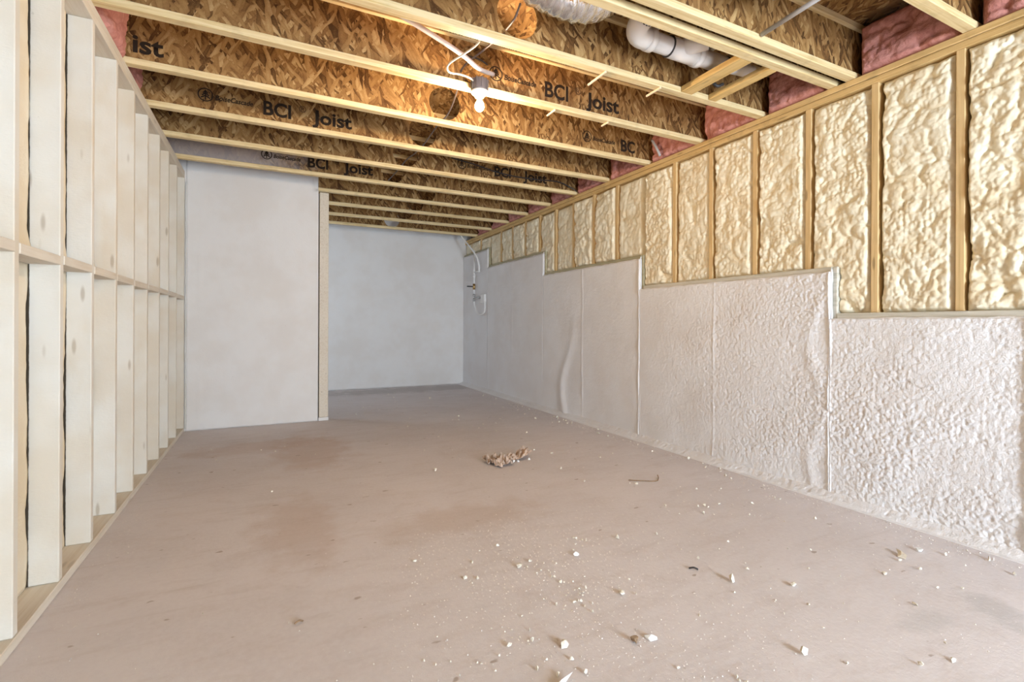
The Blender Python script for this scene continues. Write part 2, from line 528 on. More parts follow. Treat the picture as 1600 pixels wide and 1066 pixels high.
def mat_pink():
    m, nt, b = new_mat('pink_fibreglass', 0.95, 0.05)
    f = noise(nt, pos(nt), 14, 6, 0.65, 0.5)
    col = mix(nt, mapr(nt, f, 0.35, 0.7), (0.60, 0.28, 0.235), (0.42, 0.165, 0.135))
    col = mix(nt, mapr(nt, noise(nt, pos(nt), 5, 4), 0.55, 0.75, 0, 0.5), col, (0.70, 0.44, 0.40))
    nt.links.new(col, b.inputs['Base Color'])
    bump(nt, b, noise(nt, pos(nt), 60, 5), 0.008, 0.8)
    return m
M['pink'] = mat_pink()

def mat_foil():
    m, nt, b = new_mat('foil_jacket', 0.22, 0.5, 1.0)
    f = noise(nt, pos(nt, (2.2, 0.8, 0.8)), 16, 3, 0.5, 1.2)
    col = mix(nt, mapr(nt, f, 0.35, 0.65), (0.90, 0.90, 0.92), (0.74, 0.73, 0.75))
    nt.links.new(col, b.inputs['Base Color'])
    bump(nt, b, f, 0.012, 0.8)
    return m
M['foil'] = mat_foil()

mb, nt, b = new_mat('glowing_bulb', 0.3)
b.inputs['Emission Color'].default_value = (*BULB_COLOR, 1)
b.inputs['Emission Strength'].default_value = BULB_STRENGTH
b.inputs['Base Color'].default_value = (0.9, 0.9, 0.9, 1)
M['bulb'] = mb

# ------------------------------------------------------------------ main dimensions (metres)
XL, XR = -0.76, 3.27          # stud faces of the left and right wall
XF = 3.235                    # face of the stepped foundation wall
ZJ = 2.638                    # underside of the joists
ZD = 2.994                    # underside of the deck
YF = 8.50                     # far wall
YP = 5.92                     # partition on the left
YEND = 8.70

# ------------------------------------------------------------------ floor and ceiling deck
floor = tag(relief('floor', 'z', -0.15, -0.95, 3.45, YB - 0.1, YEND, 0.06,
            lambda x, y: (fbm(x * 1.5, y * 1.5, 3) - 1.0) * 0.0025, M['concrete']), kind='structure')
ceil_o = tag(box('ceiling', -0.95, 3.45, YB - 0.1, YEND, ZD, ZD + 0.02, M['osb_deck'], None, 0), kind='structure')

# ------------------------------------------------------------------ left stud wall
wl = tag(box('wall_left', -0.945, -0.905, YB, ADDED_OPENING[0], 0.0, ZD - 0.002, M['sheath'], None, 0), kind='structure')
box('wall_panel', -0.945, -0.905, ADDED_OPENING[1], YEND, 0.0, ZD - 0.002, M['foam_flat'], wl, 0)
box('wall_panel', -0.945, -0.905, ADDED_OPENING[0], ADDED_OPENING[1], 0.0, ADDED_OPENING[2], M['foam_flat'], wl, 0)
box('wall_panel', -0.945, -0.905, ADDED_OPENING[0], ADDED_OPENING[1], ADDED_OPENING[3], ZD - 0.002, M['foam_flat'], wl, 0)
STUD = 0.038
sy = [2.21 + 0.403 * k for k in range(-12, 9)] + [YP - 0.042]      # near face of each stud
zt = 2.562
box('bottom_plate', -0.90, XL + 0.004, YB, YP - 0.002, 0.0, 0.038, M['whiteplate'], wl, 0.003)
box('top_plate', -0.90, XL, YB, YP - 0.002, zt, zt + 0.0375, M['whiteplate'], wl, 0.002)
box('top_plate', -0.90, XL + 0.001, YB, YP - 0.002, zt + 0.0385, ZJ - 0.001, M['whiteplate'], wl, 0.002)
for i, y in enumerate(sy):
    dx = random.uniform(-0.002, 0.003)
    box('stud', -0.90, XL + dx, y, y + STUD, 0.0385, zt - 0.0005, M['whitewash'], wl, 0.003)
    if i + 1 < len(sy):
        y2 = sy[i + 1]
        zb = 1.336 + random.uniform(-0.004, 0.004)
        box('blocking', -0.90, XL + 0.002, y + STUD + 0.0005, y2 - 0.0005, zb, zb + 0.038, M['whiteplate'], wl, 0.002)
        near = y > 1.2
        for (z0, z1) in ((0.039, zb - 0.0005), (zb + 0.0385, zt - 0.0005)):
            sd = i * 31 + int(z0 * 10)
            def hf(U, V, a=y + STUD, bb=y2, z0=z0, z1=z1, sd=sd):
                du = np.minimum(U - a, bb - U); dv = np.minimum(V - z0, z1 - V)
                # foam creeps up the near stud and over the block, and shrinks away from the next stud
                fil = 0.034 * np.exp(-((U - a) / 0.035) ** 1) * (0.4 + fbm(V * 5, U * 3, sd)) + 0.03 * np.exp(-(V - z0) / 0.04) * (0.3 + fbm(U * 9, V * 4, sd + 3)) * (z0 > 1)
                return -0.862 + fil + 0.012 * fbm(U * 6, V * 3, sd) + 0.006 * domes(U * 28, V * 28, sd) * np.exp(-(U - a) / 0.08)
            def jg(U, V, a=y + STUD, bb=y2, sd=sd):
                w = np.clip((U - a) / (bb - a), 0, 1)
                return U - w ** 6 * (0.001 + 0.016 * np.clip(fbm(V * 6, V * 0 + 3.3, sd) - 0.40, 0, 1) * 4.5 + 0.002 * vnoise(V * 90, V * 0, sd)), V
            relief('foam_infill', 'x', -0.902, y + STUD + 0.0005, y2 - 0.0005, z0, z1, 0.012 if near else 0.06, hf, M['foam_left'], wl,
                   vstep=0.016 if near else 0.1, jag=jg)

# ------------------------------------------------------------------ right wall: stepped foundation below, foamed stud wall above
wr = tag(box('wall_right', 3.405, 3.445, YB, YEND, 0.0, ZD - 0.002, M['sheath'], None, 0), kind='structure')
steps = [(YB, 1.90, 1.14), (1.90, 3.70, 1.44), (3.70, 5.57, 1.74), (5.57, 7.39, 2.03), (7.39, YF, 2.33)]
seams = [0.99, 1.90, 2.82, 3.71, 4.67, 5.57, 6.48, 7.39]
seam_h = {0.99: 0.008, 1.90: 0.007, 2.82: 0.003, 3.71: 0.010, 4.67: 0.006, 5.57: 0.003, 6.48: 0.007, 7.39: 0.004}
def found_x(Y, Z):
    warp = (fbm(Y * 6, Z * 6, 2) - 0.5) * 0.9
    near = np.clip((4.4 - Y) / 2.6, 0.28, 1.0)
    rough = domes(Y * 46 + warp * 2, Z * 54 + warp * 2.4, 21) * 0.0070 + fbm(Y * 90, Z * 90, 23, 2) * 0.006
    big = fbm(Y * 2.2, Z * 2.2, 31) * 0.014
    band = 0.25 + 1.3 * fbm(Y * 2.5, Z * 6 + Y * 2, 33)
    x = XF + 0.004 - rough * near * band - big
    for s in seams:
        w = 0.006 + 0.004 * vnoise(Z * 6, Z * 0 + s, 7)
        off = (vnoise(Z * 3, Z * 0 + s, 9) - 0.5) * 0.02
        x = x - seam_h[s] * np.exp(-((Y - s + off) / w) ** 2) * (0.5 + vnoise(Z * 9, Z * 0 + s, 11))
    # a run of over-thick foam, and a few blobs
    c = 5.02 + 0.10 * np.sin(Z * 4.5) - 0.06 * Z
    x = x - 0.022 * np.exp(-((Y - c) / 0.07) ** 2) * np.clip(1.3 - Z, 0, 1)
    c2 = 1.99 + 0.05 * np.sin(Z * 8)
    x = x - 0.010 * np.exp(-((Y - c2) / 0.04) ** 2) * fbm(Z * 10, Y * 6, 12)
    return x
for (y0, y1, zt_) in steps:
    if y0 < 0:
        relief('foundation_wall', 'x', 3.40, y0, 0.55, 0.0, zt_, 0.06, found_x, M['foam_wall'], wr)
        y0 = 0.551
    st = 0.0055 if y0 < 1 else 0.0065 if y0 < 3 else 0.011 if y0 < 5 else 0.02
    relief('foundation_wall', 'x', 3.40, y0, y1 - 0.001, 0.0, zt_, st, found_x, M['foam_wall'], wr)
sills = []
for k, (y0, y1, zt_) in enumerate(steps):
    ys = y0 if k == 0 else y0 + 0.0005
    box('sill_plate', 3.247, 3.395, ys, y1 - (0.0305 if k < 4 else 0.002), zt_ + 0.001, zt_ + 0.039, M['treated_spray'] if k in (0, 1) else M['treated'], wr, 0.004)
    if k < 4:
        box('step_plate', 3.252, 3.395, y1 - 0.030, y1 - 0.0015, zt_ + 0.002, steps[k + 1][2] + 0.038, M['treated_spray'] if k == 0 else M['treated'], wr, 0.003)
# caulked bead running along the step edges
for k, (y0, y1, zt_) in enumerate(steps):
    y0c = max(y0, -0.3)
    n = max(6, int((y1 - y0c) / 0.05))
    pts = [(3.238 + random.uniform(-0.003, 0.003), y0c + (y1 - y0c) * i / n, zt_ + random.uniform(-0.002, 0.004)) for i in range(n + 1)]
    tube('foam_bead', pts, lambda t: 0.007, M['foam_wall'], wr, seg=7, n=2)
    if k < 4:
        z1 = steps[k + 1][2] + 0.02
        pts = [(3.238 + random.uniform(-0.003, 0.003), y1 - 0.002 + random.uniform(-0.004, 0.004), zt_ + (z1 - zt_) * i / 8) for i in range(9)]
        tube('foam_bead', pts, lambda t: 0.0065, M['foam_wall'], wr, seg=7, n=2)
# rough foot of foam and dust where wall meets floor
def cove(U, V):
    t = np.clip((XF + 0.0 - U) / 0.11, 0, 1)
    w = 0.55 + 0.6 * fbm(V * 3, V * 0, 41)
    prof = np.clip(1 - t / w, 0, 1)
    return 0.0005 + 0.032 * prof ** 1.5 + 0.012 * domes(U * 55, V * 55, 43) * (prof > 0.02) * np.clip(prof * 4, 0, 1)
relief('foam_foot', 'z', -0.01, XF - 0.11, XF + 0.02, -0.3, YF - 0.01, 0.010, cove, M['foam_wall'], wr, vstep=0.010)

rst = [1.277 + 0.4068 * k for k in range(-10, 18)]      # far face of each stud
def ground(y):
    for (a, b_, z) in steps:
        if y < b_: return z
    return steps[-1][2]
for k, y in enumerate(rst):
    g0 = max(ground(y - 0.06), ground(y + 0.01)) + 0.0395
    if any(abs((y - 0.019) - s[1]) < 0.052 for s in steps[:4]):
        continue
    box('stud', XR + random.uniform(-0.002, 0.002), 3.40, y - STUD, y, g0, zt - 0.0005, M['stud_z'], wr, 0.002)
box('top_plate', XR - 0.004, 3.40, YB, YF, zt, zt + 0.037, M['plate_y'], wr, 0.003)
box('top_plate', XR - 0.012, 3.40, YB, YF, zt + 0.039, ZJ - 0.001, M['plate_y'], wr, 0.003)

for k in range(len(rst)):
    a = rst[k]
    bb = (rst[k + 1] - STUD) if k + 1 < len(rst) else YF
    if a > YF: break
    bb = min(bb, YF - 0.002)
    near = a > -0.1
    st = (0.0055 if a < 2.2 else 0.0075 if a < 3.6 else 0.012) if near else 0.06
    sd = 100 + k * 13
    zlo = min(ground(a + 0.002), ground(bb - 0.002)) + 0.0395
    amp = 0.8 + 0.5 * random.random()
    def hf(U, V, a=a, bb=bb, sd=sd, zlo=zlo, amp=amp):
        wx = (fbm(U * 5, V * 5, sd + 1) - 0.5) * 2.2; wy = (fbm(U * 5 + 9, V * 5, sd + 2) - 0.5) * 2.2
        big = domes(U * 6.5 + wx * 0.8, V * 6.0 + wy, sd)
        med = domes(U * 18 + wx * 1.0, V * 16 + wy * 1.0, sd + 3)
        sml = domes(U * 40 + wx * 0.8, V * 36 + wy * 0.8, sd + 4)
        sel = np.clip(fbm(U * 4, V * 3, sd + 6) * 2.2 - 0.6, 0, 1)
        h = 0.028 * big + 0.024 * med * (0.3 + 0.7 * sel) + 0.014 * sml * (1.15 - 0.8 * sel) + 0.004 * fbm(U * 60, V * 60, sd + 5)
        e = np.minimum(np.minimum(U - a, (bb - U) * 1.5), np.minimum((V - zlo) + 0.01, (zt - V)) + 0.004)
        edge = np.clip(e / 0.035, 0, 1) ** 0.55
        return 3.335 - amp * h * (0.25 + 0.75 * edge) - 0.022 * edge + 0.018 * (1 - np.clip(e / 0.012, 0, 1))
    def jg(U, V, a=a, bb=bb, sd=sd):
        t = (U - a) / (bb - a)
        c = np.clip(fbm(V * 9, V * 0 + 1.1, sd + 8) - 0.40, 0, 1) * 0.05 + 0.002 * vnoise(V * 60, V * 0, sd)
        return U - np.clip(t, 0, 1) ** 10 * c, V
    def mk(U, V):
        g = np.zeros_like(U)
        for (p, q, z) in steps:
            g = np.where((U >= p - 0.03) & (U < q + 0.5), np.maximum(g, z), g)
        g = np.zeros_like(U)
        for (p, q, z) in steps:
            g = np.where(U >= p - 0.034, z, g)
        return V > g + 0.03
    relief('foam_infill', 'x', 3.402, a + 0.0005, bb - 0.0005, zlo, zt - 0.001, st, hf, M['foam_yellow'], wr, mask=mk, jag=jg)

# ------------------------------------------------------------------ partition on the left and far wall
def flat_y(base, sd, amp=0.006):
    return lambda U, V: base - amp * fbm(U * 2, V * 2, sd) - 0.0012 * domes(U * 45, V * 45, sd + 2) - 0.004 * np.exp(-((U + 0.62 + 0.004 * np.sin(V * 5)) / 0.006) ** 2) * (sd == 61)
XPE = 0.508
wp = tag(relief('wall_center', 'y', YP + 0.115, XL + 0.012, XPE, 0.0, ZD - 0.003, 0.02,
                lambda U, V: flat_y(YP + 0.006, 61)(U, V) + 0.05 * np.clip((V - 2.60) / 0.03, 0, 1) * np.clip((U - XPE + 0.06 + 0.02 * vnoise(V * 20, V * 0, 5)) / 0.03, 0, 1), M['foam_flat']), kind='structure')
box('end_post', XPE + 0.010, XPE + 0.108, YP - 0.004, YP + 0.115, 0.04, 2.585, M['whiteplate'], wp, 0.005)
box('bottom_plate', XPE + 0.004, XPE + 0.112, YP - 0.008, YP + 0.115, 0.0, 0.038, M['foam_flat'], wp, 0.004)
box('core', XPE + 0.0005, XPE + 0.0095, YP + 0.07, YP + 0.11, 0.04, 2.58, M['sheath'], wp, 0)
box('gap_filler', -0.904, XL + 0.0115, YP + 0.001, YP + 0.115, 0.0, ZD - 0.003, M['foam_flat'], wp, 0)  # filler added to stop light leaking past the partition from the alcove
# ragged bead of foam in the corner where the partition meets the studs
pts = [(XL + 0.012 + random.uniform(-0.002, 0.004), YP - 0.002, 0.03 + 2.5 * i / 40) for i in range(41)]
tube('foam_bead', pts, 0.008, M['foam_cove'], wp, seg=6, n=1)

wb = tag(relief('wall_back', 'y', YF + 0.12, -0.90, 3.40, 0.0, ZD - 0.003, 0.03, flat_y(YF, 67), M['foam_flat']), kind='structure')

# rear wall behind the camera, with the patio-door opening that lets the daylight in
wf = tag(box('wall_front', -0.90, DOOR[0], YB - 0.12, YB - 0.001, 0.0, ZD - 0.003, M['foam_flat'], None, 0), kind='structure')
box('wall_panel', DOOR[1], 3.40, YB - 0.12, YB - 0.001, 0.0, ZD - 0.003, M['foam_flat'], wf, 0)
box('wall_panel', DOOR[0], DOOR[1], YB - 0.12, YB - 0.001, DOOR[3], ZD - 0.003, M['foam_flat'], wf, 0)

# ------------------------------------------------------------------ I-joists
HOLE_R = 0.125
def web_mesh(x0, x1, yc, z0, z1, holes, th=0.0095):
    V, F = [], []
    def vid(x, y, z):
        V.append((x, y, z)); return len(V) - 1
    segs = []; x = x0
    for (cx, cz, r) in sorted(holes):
        s = r * 1.2
        segs.append(('q', x, cx - s)); segs.append(('h', cx, cz, r, s)); x = cx + s
    segs.append(('q', x, x1))
    for side in (-1, 1):
        y = yc + side * th / 2
        def add(f):
            F.append(tuple(f) if side < 0 else tuple(reversed(f)))
        for sg in segs:
            if sg[0] == 'q':
                _, a, b_ = sg
                add([vid(a, y, z0), vid(b_, y, z0), vid(b_, y, z1), vid(a, y, z1)])
            else:
                _, cx, cz, r, s = sg
                ang = sorted(list(np.linspace(0, 2 * math.pi, 33)[:-1]) + [math.atan2(zz - cz, xx - cx) % (2 * math.pi) for xx in (cx - s, cx + s) for zz in (z0, z1)])
                ring, outer = [], []
                for t in ang:
                    c_, s_ = math.cos(t), math.sin(t)
                    ring.append(vid(cx + r * c_, y, cz + r * s_))
                    k = min((s / abs(c_)) if abs(c_) > 1e-9 else 1e9, ((z1 - cz) / s_) if s_ > 1e-9 else ((z0 - cz) / s_) if s_ < -1e-9 else 1e9)
                    outer.append(vid(cx + k * c_, y, cz + k * s_))
                n = len(ang)
                for i in range(n):
                    j = (i + 1) % n
                    add([ring[i], outer[i], outer[j], ring[j]])
    for (cx, cz, r) in holes:
        n = 32
        A = [vid(cx + r * math.cos(2 * math.pi * i / n), yc - th / 2, cz + r * math.sin(2 * math.pi * i / n)) for i in range(n)]
        B = [vid(cx + r * math.cos(2 * math.pi * i / n), yc + th / 2, cz + r * math.sin(2 * math.pi * i / n)) for i in range(n)]
        for i in range(n):
            j = (i + 1) % n
            F.append((A[i], A[j], B[j], B[i]))
    return V, F

def logo(x, y, z, r, parent, mat):
    """ring with a stylised tree inside"""
    V, F = [], []
    n = 28
    for i in range(n):
        a = 2 * math.pi * i / n
        V += [(x + r * math.cos(a), y, z + r * math.sin(a)), (x + 0.84 * r * math.cos(a), y, z + 0.84 * r * math.sin(a))]
    for i in range(n):
        j = (i + 1) % n
        F.append((2 * i, 2 * j, 2 * j + 1, 2 * i + 1))
    def bar(x0, z0, x1, z1, w):
        d = Vector((x1 - x0, z1 - z0)).normalized() * w; p = Vector((-d.y, d.x))
        k = len(V)
        for (px, pz) in ((x0, z0), (x1, z1)):
            V.append((x + (px + p.x) * r, y - 0.0002, z + (pz + p.y) * r)); V.append((x + (px - p.x) * r, y - 0.0002, z + (pz - p.y) * r))
        F.append((k, k + 1, k + 3, k + 2))
    bar(0, -0.75, 0, 0.7, 0.08)
    for zz, ww in ((0.6, 0.30), (0.25, 0.45), (-0.1, 0.58)):
        bar(0, zz, ww, zz - 0.38, 0.09); bar(0, zz, -ww, zz - 0.38, 0.09)
    return from_data('logo', V, F, mat, parent)

JX0, JX1 = -0.895, 3.398
jdefs = [  # far edge of the flange, holes, x of the big stencil, label
    (0.63, [], None, 'I-joist over the viewer, just out of the top right of the picture'),
    (1.25, [], None, 'engineered I-joist in the top right corner, nearest of all in view'),
    (1.83, [], None, 'nearer I-joist of the doubled pair in front of the white drain pipe'),
    (1.94, [], None, 'farther I-joist of the doubled pair, the two lumber blocks butting against it'),
    (2.457, [(1.235, 2.815, HOLE_R)], None, 'I-joist behind the drain pipe and foil duct, with a large round hole at its left'),
    (3.04, [(1.22, 2.812, HOLE_R)], 1.745, 'I-joist that carries the glowing bulb, stencilled in black right of it'),
    (3.665, [(1.22, 2.808, HOLE_R)], [(-0.735, 'end'), (2.93, 'start')], 'first I-joist beyond the glowing bulb, lit orange, round hole left of the bulb'),
    (4.29, [(1.225, 2.805, HOLE_R)], -0.045, 'second I-joist beyond the glowing bulb, with dark stencil near its left end'),
    (4.90, [(1.225, 2.80, HOLE_R)], 2.2, 'third I-joist beyond the glowing bulb, with a dark wire along it'),
    (5.51, [(1.235, 2.795, HOLE_R)], 0.357, 'fourth I-joist beyond the bulb, grey overspray on its left half above the partition'),
    (6.12, [(1.80, 2.79, HOLE_R)], None, 'fifth I-joist beyond the bulb, first one behind the partition'),
    (6.73, [(1.82, 2.79, HOLE_R)], None, 'sixth I-joist beyond the bulb, second one behind the partition'),
    (7.36, [(1.83, 2.79, HOLE_R)], None, 'seventh I-joist beyond the bulb, last but one before the far wall'),
    (8.00, [(1.79, 2.79, HOLE_R)], None, 'eighth I-joist beyond the bulb, last one before the far wall'),
]
FW, FH = 0.058, 0.038
joists = []
for yf, holes, st, lab in jdefs:
    yc = yf - FW / 2
    e = empty('i_joist', ((JX0 + JX1) / 2, yc, ZJ))
    tag(e, lab, 'joist', 'engineered I-joists across the ceiling')
    V, F = web_mesh(JX0, JX1, yc, ZJ + FH - 0.004, ZD - FH + 0.004 - 0.001, holes)
    w = from_data('web', V, F, M['osb_spray'] if yf in (5.51, 6.12) else M['osb'], e)
    box('bottom_flange', JX0, JX1, yf - FW, yf, ZJ, ZJ + FH, M['flange'], e, 0.003)
    tf = box('top_flange', JX0, JX1, yf - FW, yf, ZD - FH - 0.001, ZD - 0.001, M['flange'], e, 0.003)
    yt = yc - 0.0095 / 2 - 0.0008
    if st is not None:
        ink = M['ink']
        for x, words in (st if isinstance(st, list) else [(st, 'all')]):
            if words == 'end':      # only the tail of the word shows past the insulation
                text_mesh('stencil_lettering', 'ist', x, yt, 2.722, 0.150, ink, w, 0.0042, 0, 1.10)
                continue
            text_mesh('stencil_lettering', 'BCI' if words == 'all' else 'BC', x, yt, 2.722, 0.150, ink, w, 0.0042, 0, 0.92)
            text_mesh('stencil_lettering', 'BoiseCascade', x - 0.315, yt, 2.765, 0.052, M['ink'], w, 0.0014, 0.25, 0.86)
            logo(x - 0.375, yt, 2.79, 0.050, w, M['ink'])
            if words == 'all':
                text_mesh('stencil_lettering', '\u00ae', x + 0.262, yt, 2.79, 0.07, M['ink_pale'], w, 0.0005)
                text_mesh('stencil_lettering', 'Joist', x + 0.375, yt, 2.722, 0.150, ink, w, 0.0042, 0, 1.10)
    if yf == 3.04:
        text_mesh('flange_print', 'BOISE CASCADE * ATO 1.8E A K 1700-F A 2000 APM ECC ES ESK COM COE 1100-P ARE MN 000 MEC EDEN ADDITION',
                  0.965, yf - FW - 0.0008, ZD - FH + 0.010, 0.0235, M['ink'], tf, 0.0008, 0, 0.90)
    joists.append(e)

# ------------------------------------------------------------------ lamp on the joist
LX, LY = 1.218, 2.925
lamp = empty('bulb_fixture', (LX, LY, 2.60))
tag(lamp, 'bare glowing bulb in a white keyless lampholder on a round grey box', 'light')
jb = lathe('junction_box', [(0.030, 0.0), (0.050, 0.0), (0.053, 0.01), (0.053, 0.068), (0.048, 0.072)], (LX, LY, 2.605), M['box_grey'], lamp, 24)
for k in range(10):
    a = 2 * math.pi * k / 10 + 0.2
    cx, cy = LX + 0.0545 * math.cos(a), LY + 0.0545 * math.sin(a)
    box('box_rib', cx - 0.0025, cx + 0.0025, cy - 0.0025, cy + 0.0025, 2.612, 2.68, M['box_grey'], jb, 0.0008)
lh = lathe('lampholder', [(0.020, -0.030), (0.028, -0.030), (0.034, -0.020), (0.052, -0.006), (0.057, 0.0), (0.057, 0.006), (0.03, 0.008)], (LX, LY, 2.595), M['porcelain'], lamp, 28)
lathe('socket_ring', [(0.014, -0.012), (0.0155, -0.010), (0.0155, 0.004), (0.013, 0.006)], (LX, LY, 2.563), M['steel'], lh, 16)
lathe('bulb', [(0.004, -0.088), (0.014, -0.085), (0.023, -0.077), (0.029, -0.064), (0.030, -0.054), (0.028, -0.042), (0.021, -0.028), (0.015, -0.018), (0.0135, -0.010)],
      (LX, LY, 2.562), M['bulb'], lamp, 24)

# ------------------------------------------------------------------ cables and tubes under the ceiling
tag(tube('white_cable', [(1.02, 2.47, 2.700), (1.035, 2.50, 2.655), (1.00, 2.62, 2.645), (0.955, 2.74, 2.638), (0.955, 2.80, 2.632), (0.99, 2.84, 2.632), (1.06, 2.865, 2.650), (1.13, 2.885, 2.655), (1.163, 2.905, 2.652)],
         0.0055, M['cable'], None, 8), 'thin white cable looping from the joist to the bulb box', 'cable')
tag(tube('grey_tube', [(0.50, 2.48, 2.70), (0.62, 2.52, 2.690), (0.84, 2.63, 2.694), (1.04, 2.75, 2.704), (1.18, 2.84, 2.700), (1.315, 2.93, 2.738)],
         0.014, M['tube'], None, 12), 'pale plastic tube slanting below the joists towards the bulb', 'tube')
# dark cable threaded through the round holes
tag(tube('black_cable', [(1.225, 2.37, 2.85), (1.215, 2.40, 2.80), (1.205, 2.423, 2.775), (1.22, 2.60, 2.80), (1.19, 2.80, 2.80), (1.13, 3.006, 2.77), (1.20, 3.30, 2.76), (1.25, 3.631, 2.74), (1.24, 3.9, 2.73), (1.25, 4.256, 2.72), (1.26, 4.6, 2.74), (1.24, 4.866, 2.75), (1.24, 5.2, 2.75), (1.24, 5.7, 2.76)],
         0.006, M['wire_grey'], None, 8), 'dark cable threaded through the round holes of the joists past the bulb', 'cable')
tag(tube('black_wire', [(1.00, 2.86, 2.80), (1.10, 2.90, 2.80), (1.23, 2.96, 2.83), (1.30, 2.985, 2.822)], 0.005, M['black'], None, 7),
    'short black wire crossing behind the pale tube above the bulb', 'wire')
tag(tube('black_wire', [(1.70, 4.84, 2.83), (1.95, 4.835, 2.80), (2.2, 4.83, 2.755), (2.45, 4.83, 2.735), (2.75, 4.83, 2.74), (3.0, 4.83, 2.75), (3.17, 4.80, 2.69), (3.22, 4.78, 2.655)], 0.007, M['black'], None, 7),
    'black wire sagging along a joist towards the right wall', 'wire')

# pale sticks poking out under the flanges
for (x, y0, y1, lab) in ((1.825, 2.40, 2.585, 'longer pale stick poking out under the joist right of the bulb, left of two'),
                         (2.262, 2.40, 2.535, 'pale stick poking out under the joist right of the bulb, right of two'),
                         (1.827, 2.99, 3.10, 'pale stick stub under the joist that carries the bulb, left of two'),
                         (2.295, 2.99, 3.07, 'pale stick stub under the joist that carries the bulb, right of two')):
    o = box('wooden_stick', x - 0.006, x + 0.006, y0, y1, ZJ - 0.013, ZJ - 0.001, M['peg'], None, 0.002)
    tag(o, lab, 'stick', 'pale sticks under the joists')

# ------------------------------------------------------------------ drain pipe with elbow and wye
PY, PZ, PR = 2.20, 2.762, 0.052
dp = empty('drain_pipe', (2.2, PY, PZ - 0.06))
tag(dp, 'white plastic drain pipe with elbow and side branch between the joists', 'pipe')
tube('pipe', [(1.99, PY, PZ), (2.12, PY, PZ), (2.24, PY, PZ), (2.60, PY, PZ)], PR, M['pvc'], dp, 20, curve=False)
arc = [(1.985, PY, PZ)] + [(1.93 - 0.085 * math.sin(t), PY - 0.085 + 0.085 * math.cos(t), PZ + 0.02 * (1 - math.cos(t))) for t in np.linspace(0, R(90), 9)] + [(1.845, PY - 0.125, PZ + 0.03)]
tube('elbow', arc, PR + 0.008, M['pvc'], dp, 20, curve=False)
tube('elbow_ring', [(1.965, PY, PZ), (2.005, PY, PZ)], PR + 0.012, M['pvc'], dp, 20, curve=False)
tube('joint_ring', [(1.845, PY - 0.122, PZ + 0.030), (1.845, PY - 0.128, PZ + 0.031)], PR + 0.009, M['rubber'], dp, 20, curve=False)
tube('pipe', [(1.845, PY - 0.12, PZ + 0.03), (1.845, PY - 0.252, PZ + 0.045)], PR, M['pvc'], dp, 20, curve=False)
tube('wye', [(2.135, PY, PZ), (2.375, PY, PZ)], PR + 0.008, M['pvc'], dp, 20, curve=False)
tube('wye_ring', [(2.345, PY, PZ), (2.385, PY, PZ)], PR + 0.013, M['pvc'], dp, 20, curve=False)
tube('joint_ring', [(2.130, PY, PZ), (2.136, PY, PZ)], PR + 0.009, M['rubber'], dp, 20, curve=False)
tube('branch', [(2.22, PY - 0.01, PZ + 0.005), (2.325, PY - 0.125, PZ + 0.02)], PR - 0.002, M['pvc'], dp, 20, curve=False)
tube('joint_ring', [(2.322, PY - 0.122, PZ + 0.02), (2.327, PY - 0.127, PZ + 0.021)], PR, M['rubber'], dp, 20, curve=False)
tube('branch', [(2.325, PY - 0.125, PZ + 0.02), (2.42, PY - 0.23, PZ + 0.035)], PR - 0.010, M['pvc'], dp, 20, curve=False)
tube('joint_ring', [(2.595, PY, PZ), (2.615, PY, PZ)], PR + 0.003, M['rubber'], dp, 20, curve=False)
tube('pipe', [(2.612, PY, PZ), (2.86, PY, PZ + 0.02)], PR - 0.012, M['pvc'], dp, 16, curve=False)
tag(tube('supply_pipe', [(2.12, 2.415, 2.905), (2.12, 1.925, 2.925)], 0.014, M['white_plastic'], None, 10), 'thin white pipe crossing the bay above the drain pipe', 'pipe')
tag(tube('supply_pipe', [(2.60, 2.415, 2.90), (2.60, 1.925, 2.92)], 0.011, M['white_plastic'], None, 10), 'thin white pipe crossing the bay beside the lumber blocks', 'pipe')

# lumber blocks between the joists
tag(box('lumber_block', 2.436, 2.532, 1.942, 2.397, ZJ + 0.001, ZJ + 0.039, M['block_y'], None, 0.003), 'flat lumber block between joists, the left one beside the drain pipe', 'block', 'lumber blocks')
o = box('lumber_block', 2.688, 2.757, 1.942, 2.397, ZJ + 0.001, ZJ + 0.039, M['block_y'], None, 0.003)
tag(o, 'narrower lumber block between joists, the right one near the pink insulation', 'block', 'lumber blocks')
tag(tube('black_strap', [(2.60, 2.36, 2.76), (2.615, 2.30, 2.70), (2.64, 2.28, 2.672), (2.68, 2.27, 2.690)], 0.010, M['black'], None, 8), 'short black strap end hanging between the two lumber blocks', 'strap')

# ------------------------------------------------------------------ foil ducts
def duct(name, path, r, label, sd):
    rr = np.random.default_rng(sd)
    jit = {}
    def rf(i, k):
        v = 1 + 0.05 * math.sin(i * 1.9) + 0.035 * math.sin(k * 2.3 + i * 0.7)
        return v + 0.012 * rr.standard_normal()
    o = tube(name, path, r, M['foil'], None, 28, True, 10, rf)
    return tag(o, label, 'duct')
duct('flex_duct', [(0.98, 2.17, 2.965), (1.10, 2.17, 2.885), (1.27, 2.17, 2.83), (1.44, 2.17, 2.822), (1.58, 2.165, 2.86), (1.66, 2.16, 2.93)], 0.108, 'crinkled silver foil duct sagging between the joists left of the drain pipe', 3)
duct('flex_duct', [(1.85, 1.54, 2.80), (2.00, 1.54, 2.775), (2.18, 1.54, 2.775), (2.32, 1.54, 2.83), (2.40, 1.54, 2.90)], 0.09, 'silver foil duct at the top edge above the pink insulation', 5)
tag(tube('grey_pipe', [(2.378, 1.765, 2.668), (2.345, 1.27, 2.668)], 0.012, M['pvc_grey'], None, 10), 'thin grey pipe crossing the bay under the foil duct at the top edge', 'pipe')

